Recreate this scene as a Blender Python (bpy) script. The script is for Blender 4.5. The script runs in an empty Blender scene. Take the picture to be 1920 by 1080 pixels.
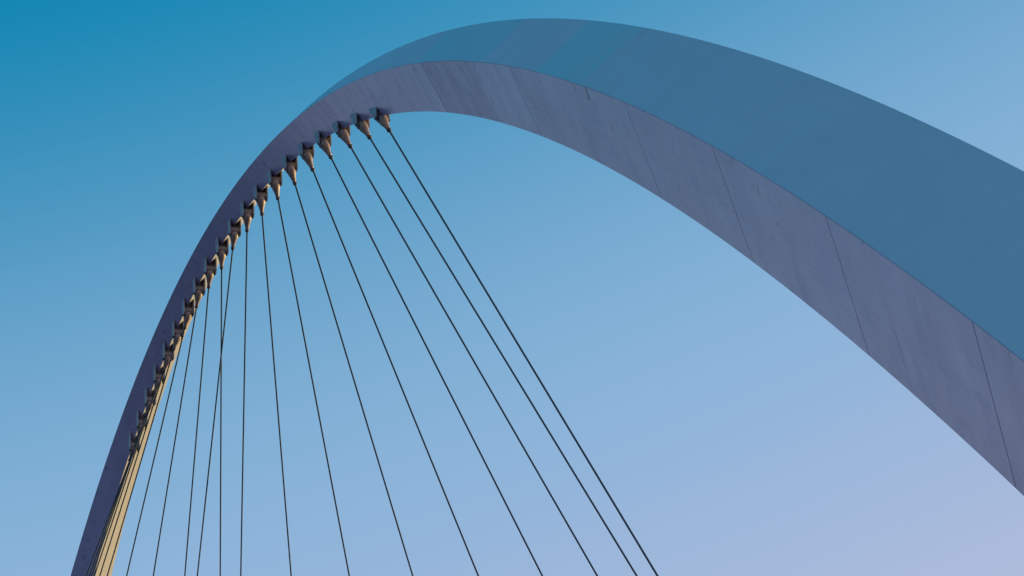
import bpy, math, random
import numpy as np

random.seed(7)
sc = bpy.context.scene

# ------------------------------------------------------------------ camera
CAM = np.array([62.2891, -18.2538, 3.5844])
YAW, PIT, ROLL = 0.4052, 0.5009, 0.0130
cam_d = bpy.data.cameras.new('camera')
cam = bpy.data.objects.new('camera', cam_d)
sc.collection.objects.link(cam)
sc.camera = cam
cam_d.sensor_width = 36.0
cam_d.lens = 3510.9 / 1920 * 36.0
cam_d.clip_end = 20000
F = np.array([-math.cos(YAW) * math.cos(PIT), math.sin(YAW) * math.cos(PIT), math.sin(PIT)])
R = np.cross(F, [0, 0, 1]); R /= np.linalg.norm(R)
U = np.cross(R, F)
R, U = math.cos(ROLL) * R + math.sin(ROLL) * U, math.cos(ROLL) * U - math.sin(ROLL) * R
from mathutils import Matrix, Vector
cam.matrix_world = Matrix(((R[0], U[0], -F[0], CAM[0]), (R[1], U[1], -F[1], CAM[1]), (R[2], U[2], -F[2], CAM[2]), (0, 0, 0, 1)))

# ------------------------------------------------------------------ sky and sun
SUN_AZ = -0.15                     # measured from +Y towards +X
GLOW_AZ = 0.405                    # side of the sky that pales most
SUN_EL = math.radians(7.0)
w = bpy.data.worlds.new('World'); sc.world = w; w.use_nodes = True
nt = w.node_tree; nt.nodes.clear()
def N(t, kind, **kw):
    n = t.nodes.new(kind)
    for k, v in kw.items(): setattr(n, k, v)
    return n
out = N(nt, 'ShaderNodeOutputWorld'); bg = N(nt, 'ShaderNodeBackground'); mix = N(nt, 'ShaderNodeMix', data_type='RGBA')
sky = N(nt, 'ShaderNodeTexSky', sky_type='NISHITA', sun_disc=False, sun_elevation=SUN_EL, sun_rotation=SUN_AZ)
sky.air_density = 1.0; sky.dust_density = 0.6; sky.ozone_density = 2.0
skm = N(nt, 'ShaderNodeVectorMath', operation='SCALE'); skm.inputs['Scale'].default_value = 0.10
geo = N(nt, 'ShaderNodeTexCoord')
# twilight colour by height above the horizon, shifted towards the side where the sun stands
dot = N(nt, 'ShaderNodeVectorMath', operation='DOT_PRODUCT')
dot.inputs[1].default_value = (0.36 * math.sin(GLOW_AZ), 0.36 * math.cos(GLOW_AZ), -1.05)
add = N(nt, 'ShaderNodeMath', operation='MULTIPLY_ADD'); add.inputs[1].default_value = 0.5; add.inputs[2].default_value = 0.5 + 0.5 * 0.50
ramp = N(nt, 'ShaderNodeValToRGB'); ramp.color_ramp.interpolation = 'B_SPLINE'
def sl(c): return tuple((x / 255 / 12.92 if x / 255 <= .04045 else ((x / 255 + .055) / 1.055) ** 2.4) for x in c)
STOPS = [(-0.60, (0, 118, 166)), (-0.36, (0, 126, 172)), (-0.25, (0, 130, 176)), (-0.17, (18, 139, 184)), (-0.07, (96, 161, 202)), (0.04, (138, 181, 219)),
         (0.13, (150, 182, 220)), (0.24, (176, 190, 221)), (0.40, (194, 192, 226)), (0.75, (222, 204, 226))]
cr = ramp.color_ramp
while len(cr.elements) < len(STOPS): cr.elements.new(0.5)
for e, (t, c) in zip(cr.elements, STOPS):
    e.position = 0.5 + t * 0.5; e.color = (*sl(c), 1)
L_ = nt.links.new
L_(geo.outputs['Generated'], dot.inputs[0]); L_(dot.outputs['Value'], add.inputs[0]); L_(add.outputs[0], ramp.inputs[0])
L_(sky.outputs[0], skm.inputs[0])
mix.inputs[0].default_value = 0.97
# the whole horizon pales towards lavender
sep = N(nt, 'ShaderNodeSeparateXYZ'); L_(geo.outputs['Generated'], sep.inputs[0])
hz = N(nt, 'ShaderNodeMapRange'); hz.interpolation_type = 'SMOOTHSTEP'
for i_, v_ in enumerate((0.0, 0.36, 0.20, 0.0)): hz.inputs[i_ + 1].default_value = v_
L_(sep.outputs[2], hz.inputs[0])
hmix = N(nt, 'ShaderNodeMix', data_type='RGBA'); hmix.inputs[7].default_value = (.50, .44, .70, 1)
L_(hz.outputs[0], hmix.inputs[0]); L_(ramp.outputs[0], hmix.inputs[6])
L_(skm.outputs[0], mix.inputs[6]); L_(hmix.outputs[2], mix.inputs[7]); L_(mix.outputs[2], bg.inputs[0])
bg.inputs[1].default_value = 1.0
L_(bg.outputs[0], out.inputs[0])

sd = bpy.data.lights.new('sun', 'SUN'); so = bpy.data.objects.new('sun', sd); sc.collection.objects.link(so)
sd.energy = 4.0; sd.angle = math.radians(0.6); sd.color = (1.0, 0.76, 0.28)
sv = Vector((math.sin(SUN_AZ) * math.cos(SUN_EL), math.cos(SUN_AZ) * math.cos(SUN_EL), math.sin(SUN_EL)))
so.rotation_euler = sv.to_track_quat('Z', 'Y').to_euler()
so.location = (0, 0, 90)

sc.render.engine = 'CYCLES'
sc.view_settings.view_transform = 'Standard'; sc.view_settings.look = 'None'
sc.view_settings.exposure = 0.0; sc.view_settings.gamma = 1.0

# ------------------------------------------------------------------ materials
def mat(name):
    m = bpy.data.materials.new(name); m.use_nodes = True
    t = m.node_tree; b = t.nodes['Principled BSDF']
    return m, t, b
def math_n(t, op, a=None, b=None, c=None, clamp=False):
    n = N(t, 'ShaderNodeMath', operation=op, use_clamp=clamp)
    for i, v in enumerate((a, b, c)):
        if v is None: continue
        if isinstance(v, (int, float)): n.inputs[i].default_value = v
        else: t.links.new(v, n.inputs[i])
    return n.outputs[0]
def mulcol(t, col, fac):
    n = N(t, 'ShaderNodeVectorMath', operation='SCALE')
    t.links.new(col, n.inputs[0])
    t.links.new(fac, n.inputs['Scale'])
    return n.outputs[0]
def noise(t, vec, scale, detail=3.0, rough=0.55):
    n = N(t, 'ShaderNodeTexNoise'); n.inputs['Scale'].default_value = scale
    n.inputs['Detail'].default_value = detail; n.inputs['Roughness'].default_value = rough
    t.links.new(vec, n.inputs['Vector']); return n.outputs[0]
def maprange(t, v, a, b, c, d):
    n = N(t, 'ShaderNodeMapRange'); n.clamp = True
    t.links.new(v, n.inputs[0])
    for i, x in enumerate((a, b, c, d)): n.inputs[i + 1].default_value = x
    return n.outputs[0]
def scaled(t, vec, s):
    n = N(t, 'ShaderNodeMapping'); n.inputs['Scale'].default_value = s
    t.links.new(vec, n.inputs[0]); return n.outputs[0]

def paint(name, base, rough, streak, smudge, ior=1.5):
    """weathered light grey steel paint; UV is in metres, u along the arch, v across the plate"""
    m, t, b = mat(name)
    b.inputs['IOR'].default_value = ior
    uv = N(t, 'ShaderNodeUVMap', uv_map='UVMap').outputs[0]
    info = N(t, 'ShaderNodeObjectInfo')
    cloud = maprange(t, noise(t, scaled(t, uv, (0.35, 0.55, 1)), 1.0, 4.0, .6), .25, .75, 1 - .10 * streak, 1 + .08 * streak)
    st = noise(t, scaled(t, uv, (5.0, 0.35, 1)), 1.0, 5.0, .62)
    st = maprange(t, st, .30, .72, -.12 * streak, .06 * streak)
    pat = maprange(t, noise(t, scaled(t, uv, (.5, .5, 1)), 1.0, 3.0, .6), .42, .62, .12, 1)     # streaks come in patches
    st = math_n(t, 'ADD', 1.0, math_n(t, 'MULTIPLY', st, pat))
    fine = maprange(t, noise(t, scaled(t, uv, (16.0, 1.1, 1)), 1.0, 3.0, .6), .3, .7, 1 - .025 * streak, 1 + .025 * streak)
    # sparse dark scuffs, stronger where the broad noise says so
    sp = maprange(t, noise(t, scaled(t, uv, (2.4, 0.95, 1)), 1.0, 4.0, .72), .66, .76, 0, 1)
    br = maprange(t, noise(t, scaled(t, uv, (.30, .8, 1)), 1.0, 1.0, .5), .45, .62, 0, 1)
    spot = math_n(t, 'SUBTRACT', 1.0, math_n(t, 'MULTIPLY', math_n(t, 'MULTIPLY', sp, br), smudge))
    # small scuffs and grime that gather below the upper fold
    sx = N(t, 'ShaderNodeSeparateXYZ'); t.links.new(uv, sx.inputs[0])
    nearfold = maprange(t, sx.outputs[1], .05, 1.7, 1.0, .12)
    sc_ = maprange(t, noise(t, scaled(t, uv, (3.2, 1.5, 1)), 1.0, 3.0, .7), .60, .70, 0, 1)
    clump = maprange(t, noise(t, scaled(t, uv, (.55, .9, 1)), 1.0, 1.0, .5), .48, .60, 0, 1)
    grime = math_n(t, 'MULTIPLY', math_n(t, 'MULTIPLY', sc_, clump), math_n(t, 'MULTIPLY', nearfold, smudge * 1.15))
    spot = math_n(t, 'MULTIPLY', spot, math_n(t, 'SUBTRACT', 1.0, grime, clamp=True))
    f = math_n(t, 'MULTIPLY', math_n(t, 'MULTIPLY', cloud, st), math_n(t, 'MULTIPLY', fine, spot))
    base_n = N(t, 'ShaderNodeRGB'); base_n.outputs[0].default_value = (*base, 1)
    tint = N(t, 'ShaderNodeMix', data_type='RGBA', blend_type='MULTIPLY'); tint.inputs[0].default_value = 1
    t.links.new(base_n.outputs[0], tint.inputs[6]); t.links.new(info.outputs['Color'], tint.inputs[7])
    t.links.new(mulcol(t, tint.outputs[2], f), b.inputs['Base Color'])
    sepc = N(t, 'ShaderNodeSeparateColor'); t.links.new(info.outputs['Color'], sepc.inputs[0])
    t.links.new(math_n(t, 'MULTIPLY', math_n(t, 'MULTIPLY', f, sepc.outputs[1]), .5), b.inputs['Specular IOR Level'])   # dirt and the plate tint scale the gloss
    rn = maprange(t, noise(t, scaled(t, uv, (1.5, .5, 1)), 1.0, 4.0, .6), .3, .7, rough - .05, rough + .08)
    t.links.new(rn, b.inputs['Roughness'])
    bp = N(t, 'ShaderNodeBump'); bp.inputs['Strength'].default_value = 0.10; bp.inputs['Distance'].default_value = .02
    t.links.new(noise(t, scaled(t, uv, (.9, .5, 1)), 1.0, 2.0, .5), bp.inputs['Height'])
    t.links.new(bp.outputs[0], b.inputs['Normal'])
    return m
M_under = paint('underside_paint_shade_tint', (.60, .49, .70), .25, 1.25, .92, 1.7)  # same arch paint; blue-mauve of the shaded underside put into its base
M_side = paint('side_paint_sky_tint', (.52, .66, .71), .38, .45, .14)  # same arch paint; teal skylight put into the base colour
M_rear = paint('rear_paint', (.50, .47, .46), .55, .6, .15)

def simple(name, base, rough, metal=0.0, var=.25, scale=9.0):
    m, t, b = mat(name)
    tc = N(t, 'ShaderNodeTexCoord').outputs['Object']
    f = maprange(t, noise(t, tc, scale, 4.0, .65), .3, .7, 1 - var, 1 + var)
    c = N(t, 'ShaderNodeRGB'); c.outputs[0].default_value = (*base, 1)
    t.links.new(mulcol(t, c.outputs[0], f), b.inputs['Base Color'])
    b.inputs['Roughness'].default_value = rough; b.inputs['Metallic'].default_value = metal
    return m
M_core = simple('arch_core_dark', (.10, .09, .105), .8)
M_lug = simple('lug_paint', (.45, .43, .44), .5, 0, .18, 6)
M_block = simple('hinge_block_steel', (.26, .20, .175), .55, 0, .3, 12)
M_pin = simple('pin_steel', (.10, .09, .09), .45, .4, .25, 14)
M_socket = simple('socket_cast_steel', (.44, .31, .25), .5, .1, .28, 10)
M_collar = simple('collar_steel', (.09, .08, .085), .5, .2, .2, 20)
M_cable = simple('cable_galvanised', (.05, .075, .10), .75, 0, .05, 1)
M_water = simple('river_water', (.07, .075, .11), .30, 0, .2, .2)
M_deck = simple('deck_surface', (.25, .24, .24), .7, 0, .15, 1)

# ------------------------------------------------------------------ arch geometry
A, H, E4, TILT = 52.0, 39.5562, 1.8671, 0.1011
def pt(s, n, b):
    s = np.asarray(s, float); n = n + 0 * s; b = b + 0 * s
    x = A * s; h = H * (1 - s * s) + E4 * s * s * (1 - s * s)
    tx = A + 0 * s; th = -2 * H * s + E4 * (2 * s - 4 * s ** 3)
    l = np.hypot(tx, th); tx = tx / l; th = th / l
    x = x - n * th; h = h + n * tx
    ct, st = math.cos(TILT), math.sin(TILT)
    return np.stack([x, -h * st + b * ct, h * ct + b * st], -1)
def off(e, s):
    """in-plane (n) and out-of-plane (b) offsets of the four section corners"""
    q = lambda c: c[0] + c[1] * s * s + c[2] * s + c[3] * s ** 4
    if e == 'L': return 0 * s, 0 * s
    if e == 'M': return q((.5566, 3.1736, .1353, -.4731)), -q((.6025, 1.5081, .1743, .3379))
    if e == 'O': return q((1.0375, 7.0919, -.0351, -3.2207)), -q((.1942, -.0787, -.0570, .0821))
    if e == 'B': return q((.6956, 3.0520, .0748, -.4731)), q((.6778, 2.0864, -.1714, .3379))
def edge(e, s):
    s = np.asarray(s, float); n, b = off(e, s); return pt(s, n, b)

col = sc.collection
def link(name, me, material, parent=None):
    o = bpy.data.objects.new(name, me); col.objects.link(o)
    if material and not me.materials: me.materials.append(material)
    if parent: o.parent = parent
    return o
def mesh(name, V, Fc, smooth=False):
    me = bpy.data.meshes.new(name); me.from_pydata([tuple(map(float, v)) for v in V], [], Fc); me.update()
    if smooth: me.polygons.foreach_set('use_smooth', [True] * len(me.polygons))
    return me

arch = bpy.data.objects.new('steel_arch', None); col.objects.link(arch)
arch['label'] = 'huge pale grey steel arch curving across the sky, with cable anchors along its inner edge'
arch['category'] = 'arch'

# dark inner core just under the plating
SS = np.linspace(-.995, .995, 260)
cn = sum(off(e, SS)[0] for e in 'LMOB') / 4; cb = sum(off(e, SS)[1] for e in 'LMOB') / 4
ring = []
for e in 'LMOB':
    n, b = off(e, SS); dn, db = cn - n, cb - b; l = np.hypot(dn, db)
    ring.append(pt(SS, n + dn / l * .045, b + db / l * .045))
V = np.concatenate(ring); K = len(SS); Fc = []
for j in range(4):
    for i in range(K - 1):
        a = j * K + i; b2 = ((j + 1) % 4) * K + i
        Fc.append((a, a + 1, b2 + 1, b2))
link('core', mesh('core', V, Fc), M_core, arch)

def plate(name, e1, e2, s0, s1, v0, v1, m, gaps, tint=(1, 1, 1), kink0=None, kink1=None):
    """one cladding plate: gaps = (g_s0, g_s1, g_v0, g_v1) in metres"""
    k = max(4, int(abs(s1 - s0) * 200)); nv = 6
    wid = float(np.linalg.norm(edge(e1, (s0 + s1) / 2) - edge(e2, (s0 + s1) / 2)))
    lp = 68.0
    T = np.linspace(0, 1, k + 1); W = np.linspace(0, 1, nv + 1)
    a0 = v0 + gaps[2] / wid; a1 = v1 - gaps[3] / wid
    G = np.zeros((k + 1, nv + 1, 3)); UV = np.zeros((k + 1, nv + 1, 2))
    for j, wv in enumerate(W):
        v = a0 + (a1 - a0) * wv
        b0 = s0 + gaps[0] / lp + (kink0(v) if kink0 else 0); b1 = s1 - gaps[1] / lp + (kink1(v) if kink1 else 0)
        s = b0 + (b1 - b0) * T
        G[:, j] = edge(e1, s) * (1 - v) + edge(e2, s) * v
        UV[:, j, 0] = s * lp; UV[:, j, 1] = v * wid
    nrm = np.cross(G[-1, 0] - G[0, 0], G[0, -1] - G[0, 0]); nrm /= np.linalg.norm(nrm)
    mid = pt((s0 + s1) / 2, *[x for x in (np.mean([off(e, np.float64((s0 + s1) / 2))[0] for e in 'LMOB']), np.mean([off(e, np.float64((s0 + s1) / 2))[1] for e in 'LMOB']))])
    flip = nrm @ (G[k // 2, nv // 2] - mid) < 0
    if flip: nrm = -nrm
    Vv = list(G.reshape(-1, 3)); uv = list(UV.reshape(-1, 2)); Fq = []
    ix = lambda i, j: i * (nv + 1) + j
    for i in range(k):
        for j in range(nv):
            f = (ix(i, j), ix(i + 1, j), ix(i + 1, j + 1), ix(i, j + 1))
            Fq.append(f[::-1] if flip else f)
    nsm = len(Fq)
    loop = [(i, 0) for i in range(k)] + [(k, j) for j in range(nv)] + [(i, nv) for i in range(k, 0, -1)] + [(0, j) for j in range(nv, 0, -1)]
    st = len(Vv); n_ = len(loop)
    for (i, j) in loop:
        Vv.append(G[i, j]); uv.append(UV[i, j]); Vv.append(G[i, j] - nrm * .012); uv.append(UV[i, j])
    for q in range(n_):
        a = st + 2 * q; b = st + 2 * ((q + 1) % n_)
        f = (a, a + 1, b + 1, b)
        Fq.append(f[::-1] if flip else f)
    me = mesh(name, Vv, Fq)
    sm = [True] * nsm + [False] * (len(Fq) - nsm); me.polygons.foreach_set('use_smooth', sm)
    ul = me.uv_layers.new(name='UVMap')
    li = [0] * len(me.loops); me.loops.foreach_get('vertex_index', li)
    ul.data.foreach_set('uv', [c for q in li for c in uv[q]])
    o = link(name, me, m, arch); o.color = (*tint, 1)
    return o

def steps(a, b, d):
    k = max(1, round((b - a) / d)); return [a + (b - a) * i / k for i in range(k)]
# underside (corner M to corner L): two strips of plates, split along a weld line
UP = steps(-.99, .3380, .066) + [.3380, .3880, .4380, .4991, .5401, .6380, .6944, .7509, .8057, .858, .91, .99]
LO = steps(-.99, .3380, .066) + [.3380, .3880, .4380, .4991, .5401, .5905, .6380, .6944, .7509, .7690, .8057, .858, .91, .99]
def kinkf(v):   # the ragged edge of one plate tinted darker than its neighbours
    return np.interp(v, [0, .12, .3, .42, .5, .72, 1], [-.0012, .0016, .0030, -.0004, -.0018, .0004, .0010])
SPL = .56
def seam_w(s):
    if abs(s - .4380) < 1e-4: return .014
    if abs(s - .4991) < 1e-4: return .001
    if abs(s - .3880) < 1e-4: return .005
    if abs(s - .5905) < 1e-4 or abs(s - .7690) < 1e-4: return .0035
    return .0080 if s > .5 else .0035
rnd = random.Random(3)
for row, lst, v0, v1 in (('u', UP, 0, SPL), ('l', LO, SPL, 1)):
    for a, b in zip(lst[:-1], lst[1:]):
        g = 1 + rnd.uniform(-.02, .02)
        tint = (g, g, g)
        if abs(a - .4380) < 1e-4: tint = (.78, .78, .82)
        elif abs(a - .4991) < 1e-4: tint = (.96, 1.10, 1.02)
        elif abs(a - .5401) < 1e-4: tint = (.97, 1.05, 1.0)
        if row == 'l': tint = tuple(c * .985 for c in tint)
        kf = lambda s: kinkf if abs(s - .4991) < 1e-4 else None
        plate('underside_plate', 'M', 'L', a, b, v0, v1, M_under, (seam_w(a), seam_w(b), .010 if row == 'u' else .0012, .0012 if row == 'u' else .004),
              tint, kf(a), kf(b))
# outer side (corner O to corner M)
SD = steps(-.99, .30, .08) + [.30, .372, .432, .5105, .5655, .6040, .66, .72, .78, .85, .92, .99]
for a, b in zip(SD[:-1], SD[1:]):
    g = 1 + rnd.uniform(-.012, .012); tint = (g, g, g)
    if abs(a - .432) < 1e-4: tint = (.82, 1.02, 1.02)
    if abs(a - .5655) < 1e-4: tint = (.78, 1.05, 1.02)  # teal reflection patch painted in as this plate's tint
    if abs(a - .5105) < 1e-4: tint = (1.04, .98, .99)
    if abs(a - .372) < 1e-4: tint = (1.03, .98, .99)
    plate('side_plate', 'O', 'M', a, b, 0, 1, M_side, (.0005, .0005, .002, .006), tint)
# the two faces turned away from the viewer on the near side; the inner one shows on the far leg
for a, b in zip(SD[:-1], SD[1:]):
    g = 1 + rnd.uniform(-.03, .03)
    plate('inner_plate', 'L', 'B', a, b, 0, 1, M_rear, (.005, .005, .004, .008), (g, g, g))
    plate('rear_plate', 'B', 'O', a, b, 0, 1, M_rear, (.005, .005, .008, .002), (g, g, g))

# ------------------------------------------------------------------ cable anchors on the arch
NC = 20
sa = [.3442, .3122, .2796, .2454, .2124, .1790, .1458, .1134, .0812, .0487, .0163, -.0160, -.0476, -.0795, -.1106, -.1408, -.1703, -.1994, -.2275, -.2545]
BVEC = np.array([0, math.cos(TILT), math.sin(TILT)]); HVEC = np.array([0, -math.sin(TILT), math.cos(TILT)]); XVEC = np.array([1., 0, 0])
GAPB = .185                              # half distance between the two lug plates
PINS = [(float(np.interp(i, [0, 10, 19], [.10, -.07, -.08])), -float(np.interp(i, [0, 10, 19], [.17, .41, .45]))) for i in range(NC)]   # pin under the ridge: x, h
def slab(name, poly, b0, b1):
    k = len(poly); V = [XVEC * x + HVEC * h + BVEC * b0 for x, h in poly] + [XVEC * x + HVEC * h + BVEC * b1 for x, h in poly]
    Fc = [tuple(range(k))[::-1], tuple(range(k, 2 * k))] + [(i, (i + 1) % k, k + (i + 1) % k, k + i) for i in range(k)]
    return mesh(name, V, Fc)
def disc(c, r, k=18):
    return [(c[0] + r * math.cos(2 * math.pi * i / k), c[1] + r * math.sin(2 * math.pi * i / k)) for i in range(k)]
for i in range(NC):
    P = pt(sa[i], 0, 0); px, ph = PINS[i]
    bx = float(np.interp(i, [0, 4, 10], [-.42, -.33, -.17])); sl_ = -2 * H * sa[i] / A      # local slope of the ridge
    tail = max(min(px, .08) - .05, bx + .03)
    lug = [(.16, sl_ * .16 + .45), (.16, ph + .05), (.11, ph - .05), (tail, ph - .03), (bx, sl_ * bx + .17), (bx, sl_ * bx + .48)]
    # back web of the pocket, with the hinge block in front of it
    wx = max(bx + .03, -.13)
    br = link('anchor_bracket', slab('anchor_bracket', [(wx + .04, .33), (wx + .04, ph + .06), (wx, ph + .08), (wx, .33)], -GAPB + .004, GAPB - .004), M_pin, arch)
    br.location = P
    link('lug_plate', slab('lug_plate', lug, -GAPB - .03, -GAPB), M_lug, br)
    link('lug_plate', slab('lug_plate', lug, GAPB, GAPB + .03), M_lug, br)
    link('hinge_block', slab('hinge_block', [(.07, ph + .26), (.09, ph + .10), (.02, ph + .04), (wx + .045, ph + .06), (wx + .045, ph + .28)], -GAPB + .006, GAPB - .006), M_block, br)
    link('pin', slab('pin', disc((px, ph), .042), -GAPB - .045, GAPB + .045), M_pin, br)

# ------------------------------------------------------------------ stay cables
ENDS = [(27.495, 11.112, 2.0), (21.973, 15.165, 2.0), (15.677, 17.998, 2.0), (8.436, 19.427, 2.0), (0.361, 19.323, 2.0), (-8.076, 17.961, 2.0), (-16.574, 15.54, 2.0), (-24.888, 12.421, 2.0), (-32.879, 9.097, 2.0), (-40.615, 5.694, 2.0), (-33.469, 8.795, 2.0), (-37.235, 5.238, 2.0), (-40.772, 1.676, 2.0), (-44.098, -1.68, 2.0), (-47.255, -4.331, 2.0), (-50.308, -5.036, 2.0), (-53.361, -5.554, 2.0), (-56.403, -5.663, 2.0), (-59.453, -5.854, 2.0), (-62.545, -6.75, 2.0)]
def lathe(name, prof, k=20):
    V = []; Fc = []
    for z, r in prof:
        for i in range(k): V.append((r * math.cos(2 * math.pi * i / k), r * math.sin(2 * math.pi * i / k), z))
    for j in range(len(prof) - 1):
        for i in range(k):
            a = j * k + i; b = j * k + (i + 1) % k
            Fc.append((a, b, b + k, a + k))
    V.append((0, 0, prof[0][0])); V.append((0, 0, prof[-1][0])); c0 = len(V) - 2
    for i in range(k):
        Fc.append((c0, (i + 1) % k, i)); Fc.append((c0 + 1, (len(prof) - 1) * k + i, (len(prof) - 1) * k + (i + 1) % k))
    return mesh(name, V, Fc, True)
# z runs from the pin down the cable
me_socket = lathe('socket', [(-.15, .03), (-.14, .075), (-.10, .125), (-.03, .155), (.06, .158), (.12, .150), (.20, .128), (.30, .098), (.42, .072), (.50, .062)])
me_collar = lathe('collar', [(.495, .05), (.50, .070), (.55, .072), (.60, .066), (.605, .045)])
me_boss = mesh('pin_boss', *(lambda k: ([(.0 + .085 * math.cos(2 * math.pi * i / k), sgn * .172, .085 * math.sin(2 * math.pi * i / k)) for sgn in (-1, 1) for i in range(k)],
    [tuple(range(k)), tuple(range(k, 2 * k))[::-1]] + [(i, k + i, k + (i + 1) % k, (i + 1) % k) for i in range(k)]))(18))
RAD = .029
ORD = ['first', 'second', 'third', 'fourth', 'fifth', 'sixth', 'seventh', 'eighth', 'ninth', 'tenth', 'eleventh', 'twelfth', 'thirteenth', 'fourteenth', 'fifteenth',
       'sixteenth', 'seventeenth', 'eighteenth', 'nineteenth', 'twentieth']
EXTRA = {0: 'rightmost dark stay cable, hung from the topmost anchor of the arch',
         9: 'tenth dark stay cable from the right at its anchor, slanting left across its neighbour',
         10: 'eleventh dark stay cable from the right at its anchor, hanging straight down',
         19: 'last and lowest dark stay cable on the far leg, hugging the arch'}
for i in range(NC):
    P = pt(sa[i], 0, 0) + XVEC * PINS[i][0] + HVEC * PINS[i][1]
    Q = np.array(ENDS[i]); D = P - Q; ln = float(np.linalg.norm(D))
    t = bpy.data.objects.new('stay_cable', None); col.objects.link(t); t.location = Q
    t['label'] = EXTRA.get(i, '%s dark stay cable along the arch, counting down from the topmost anchor' % ORD[i])
    t['category'] = 'cable'; t['group'] = 'stay cables fanning down from the arch'
    LS = float(np.interp(i, [0, 10], [.84, 1.0]))
    # frame: z down the cable, y along the pin
    z = -D / ln; y = BVEC - z * (BVEC @ z); y /= np.linalg.norm(y); x = np.cross(y, z)
    Mx = Matrix(((x[0], y[0], z[0], D[0]), (x[1], y[1], z[1], D[1]), (x[2], y[2], z[2], D[2]), (0, 0, 0, 1)))
    for nm, me, m in (('socket', me_socket, M_socket), ('collar', me_collar, M_collar), ('pin_boss', me_boss, M_pin)):
        o = link(nm, me, m, t); o.matrix_local = Mx @ Matrix.Diagonal((1, 1, LS, 1))
    k = 10; seg = 6; V = []; Fc = []
    for q in range(seg + 1):
        zz = .5 + (ln - .5) * q / seg
        for c in range(k): V.append((RAD * math.cos(2 * math.pi * c / k), RAD * math.sin(2 * math.pi * c / k), zz))
    for q in range(seg):
        for c in range(k): Fc.append((q * k + c, q * k + (c + 1) % k, (q + 1) * k + (c + 1) % k, (q + 1) * k + c))
    o = link('strand', mesh('strand', V, Fc, True), M_cable, t); o.matrix_local = Mx

# ------------------------------------------------------------------ water and bridge deck below, unseen, outside the picture
g = link('river', mesh('river', [(-6000, -6000, .1), (6000, -6000, .1), (6000, 6000, .1), (-6000, 6000, .1)], [(0, 1, 2, 3)]), M_water)
g['kind'] = 'structure'
WP = np.array([(46, 3.5), (37, 8.5), (27.5, 13.5), (15.5, 19), (4, 21.5), (-8, 20.5), (-20, 16.5), (-30, 12), (-40, 6.5), (-48, 1), (-55, -2), (-64, -3.5)], float)
TT = np.linspace(0, len(WP) - 1, 80); WX = np.interp(TT, range(len(WP)), WP[:, 0]); WY = np.interp(TT, range(len(WP)), WP[:, 1])
V = []; Fc = []
for x_, y_ in zip(WX, WY):
    for dy, zz in ((-6, 2.0), (3, 2.0), (3, 1.6), (-6, 1.6)): V.append((x_, y_ + dy, zz))
for i in range(len(TT) - 1):
    for j in range(4): Fc.append((4 * i + j, 4 * i + (j + 1) % 4, 4 * i + 4 + (j + 1) % 4, 4 * i + 4 + j))
d = link('bridge_deck', mesh('bridge_deck', V, Fc), M_deck); d['kind'] = 'structure'
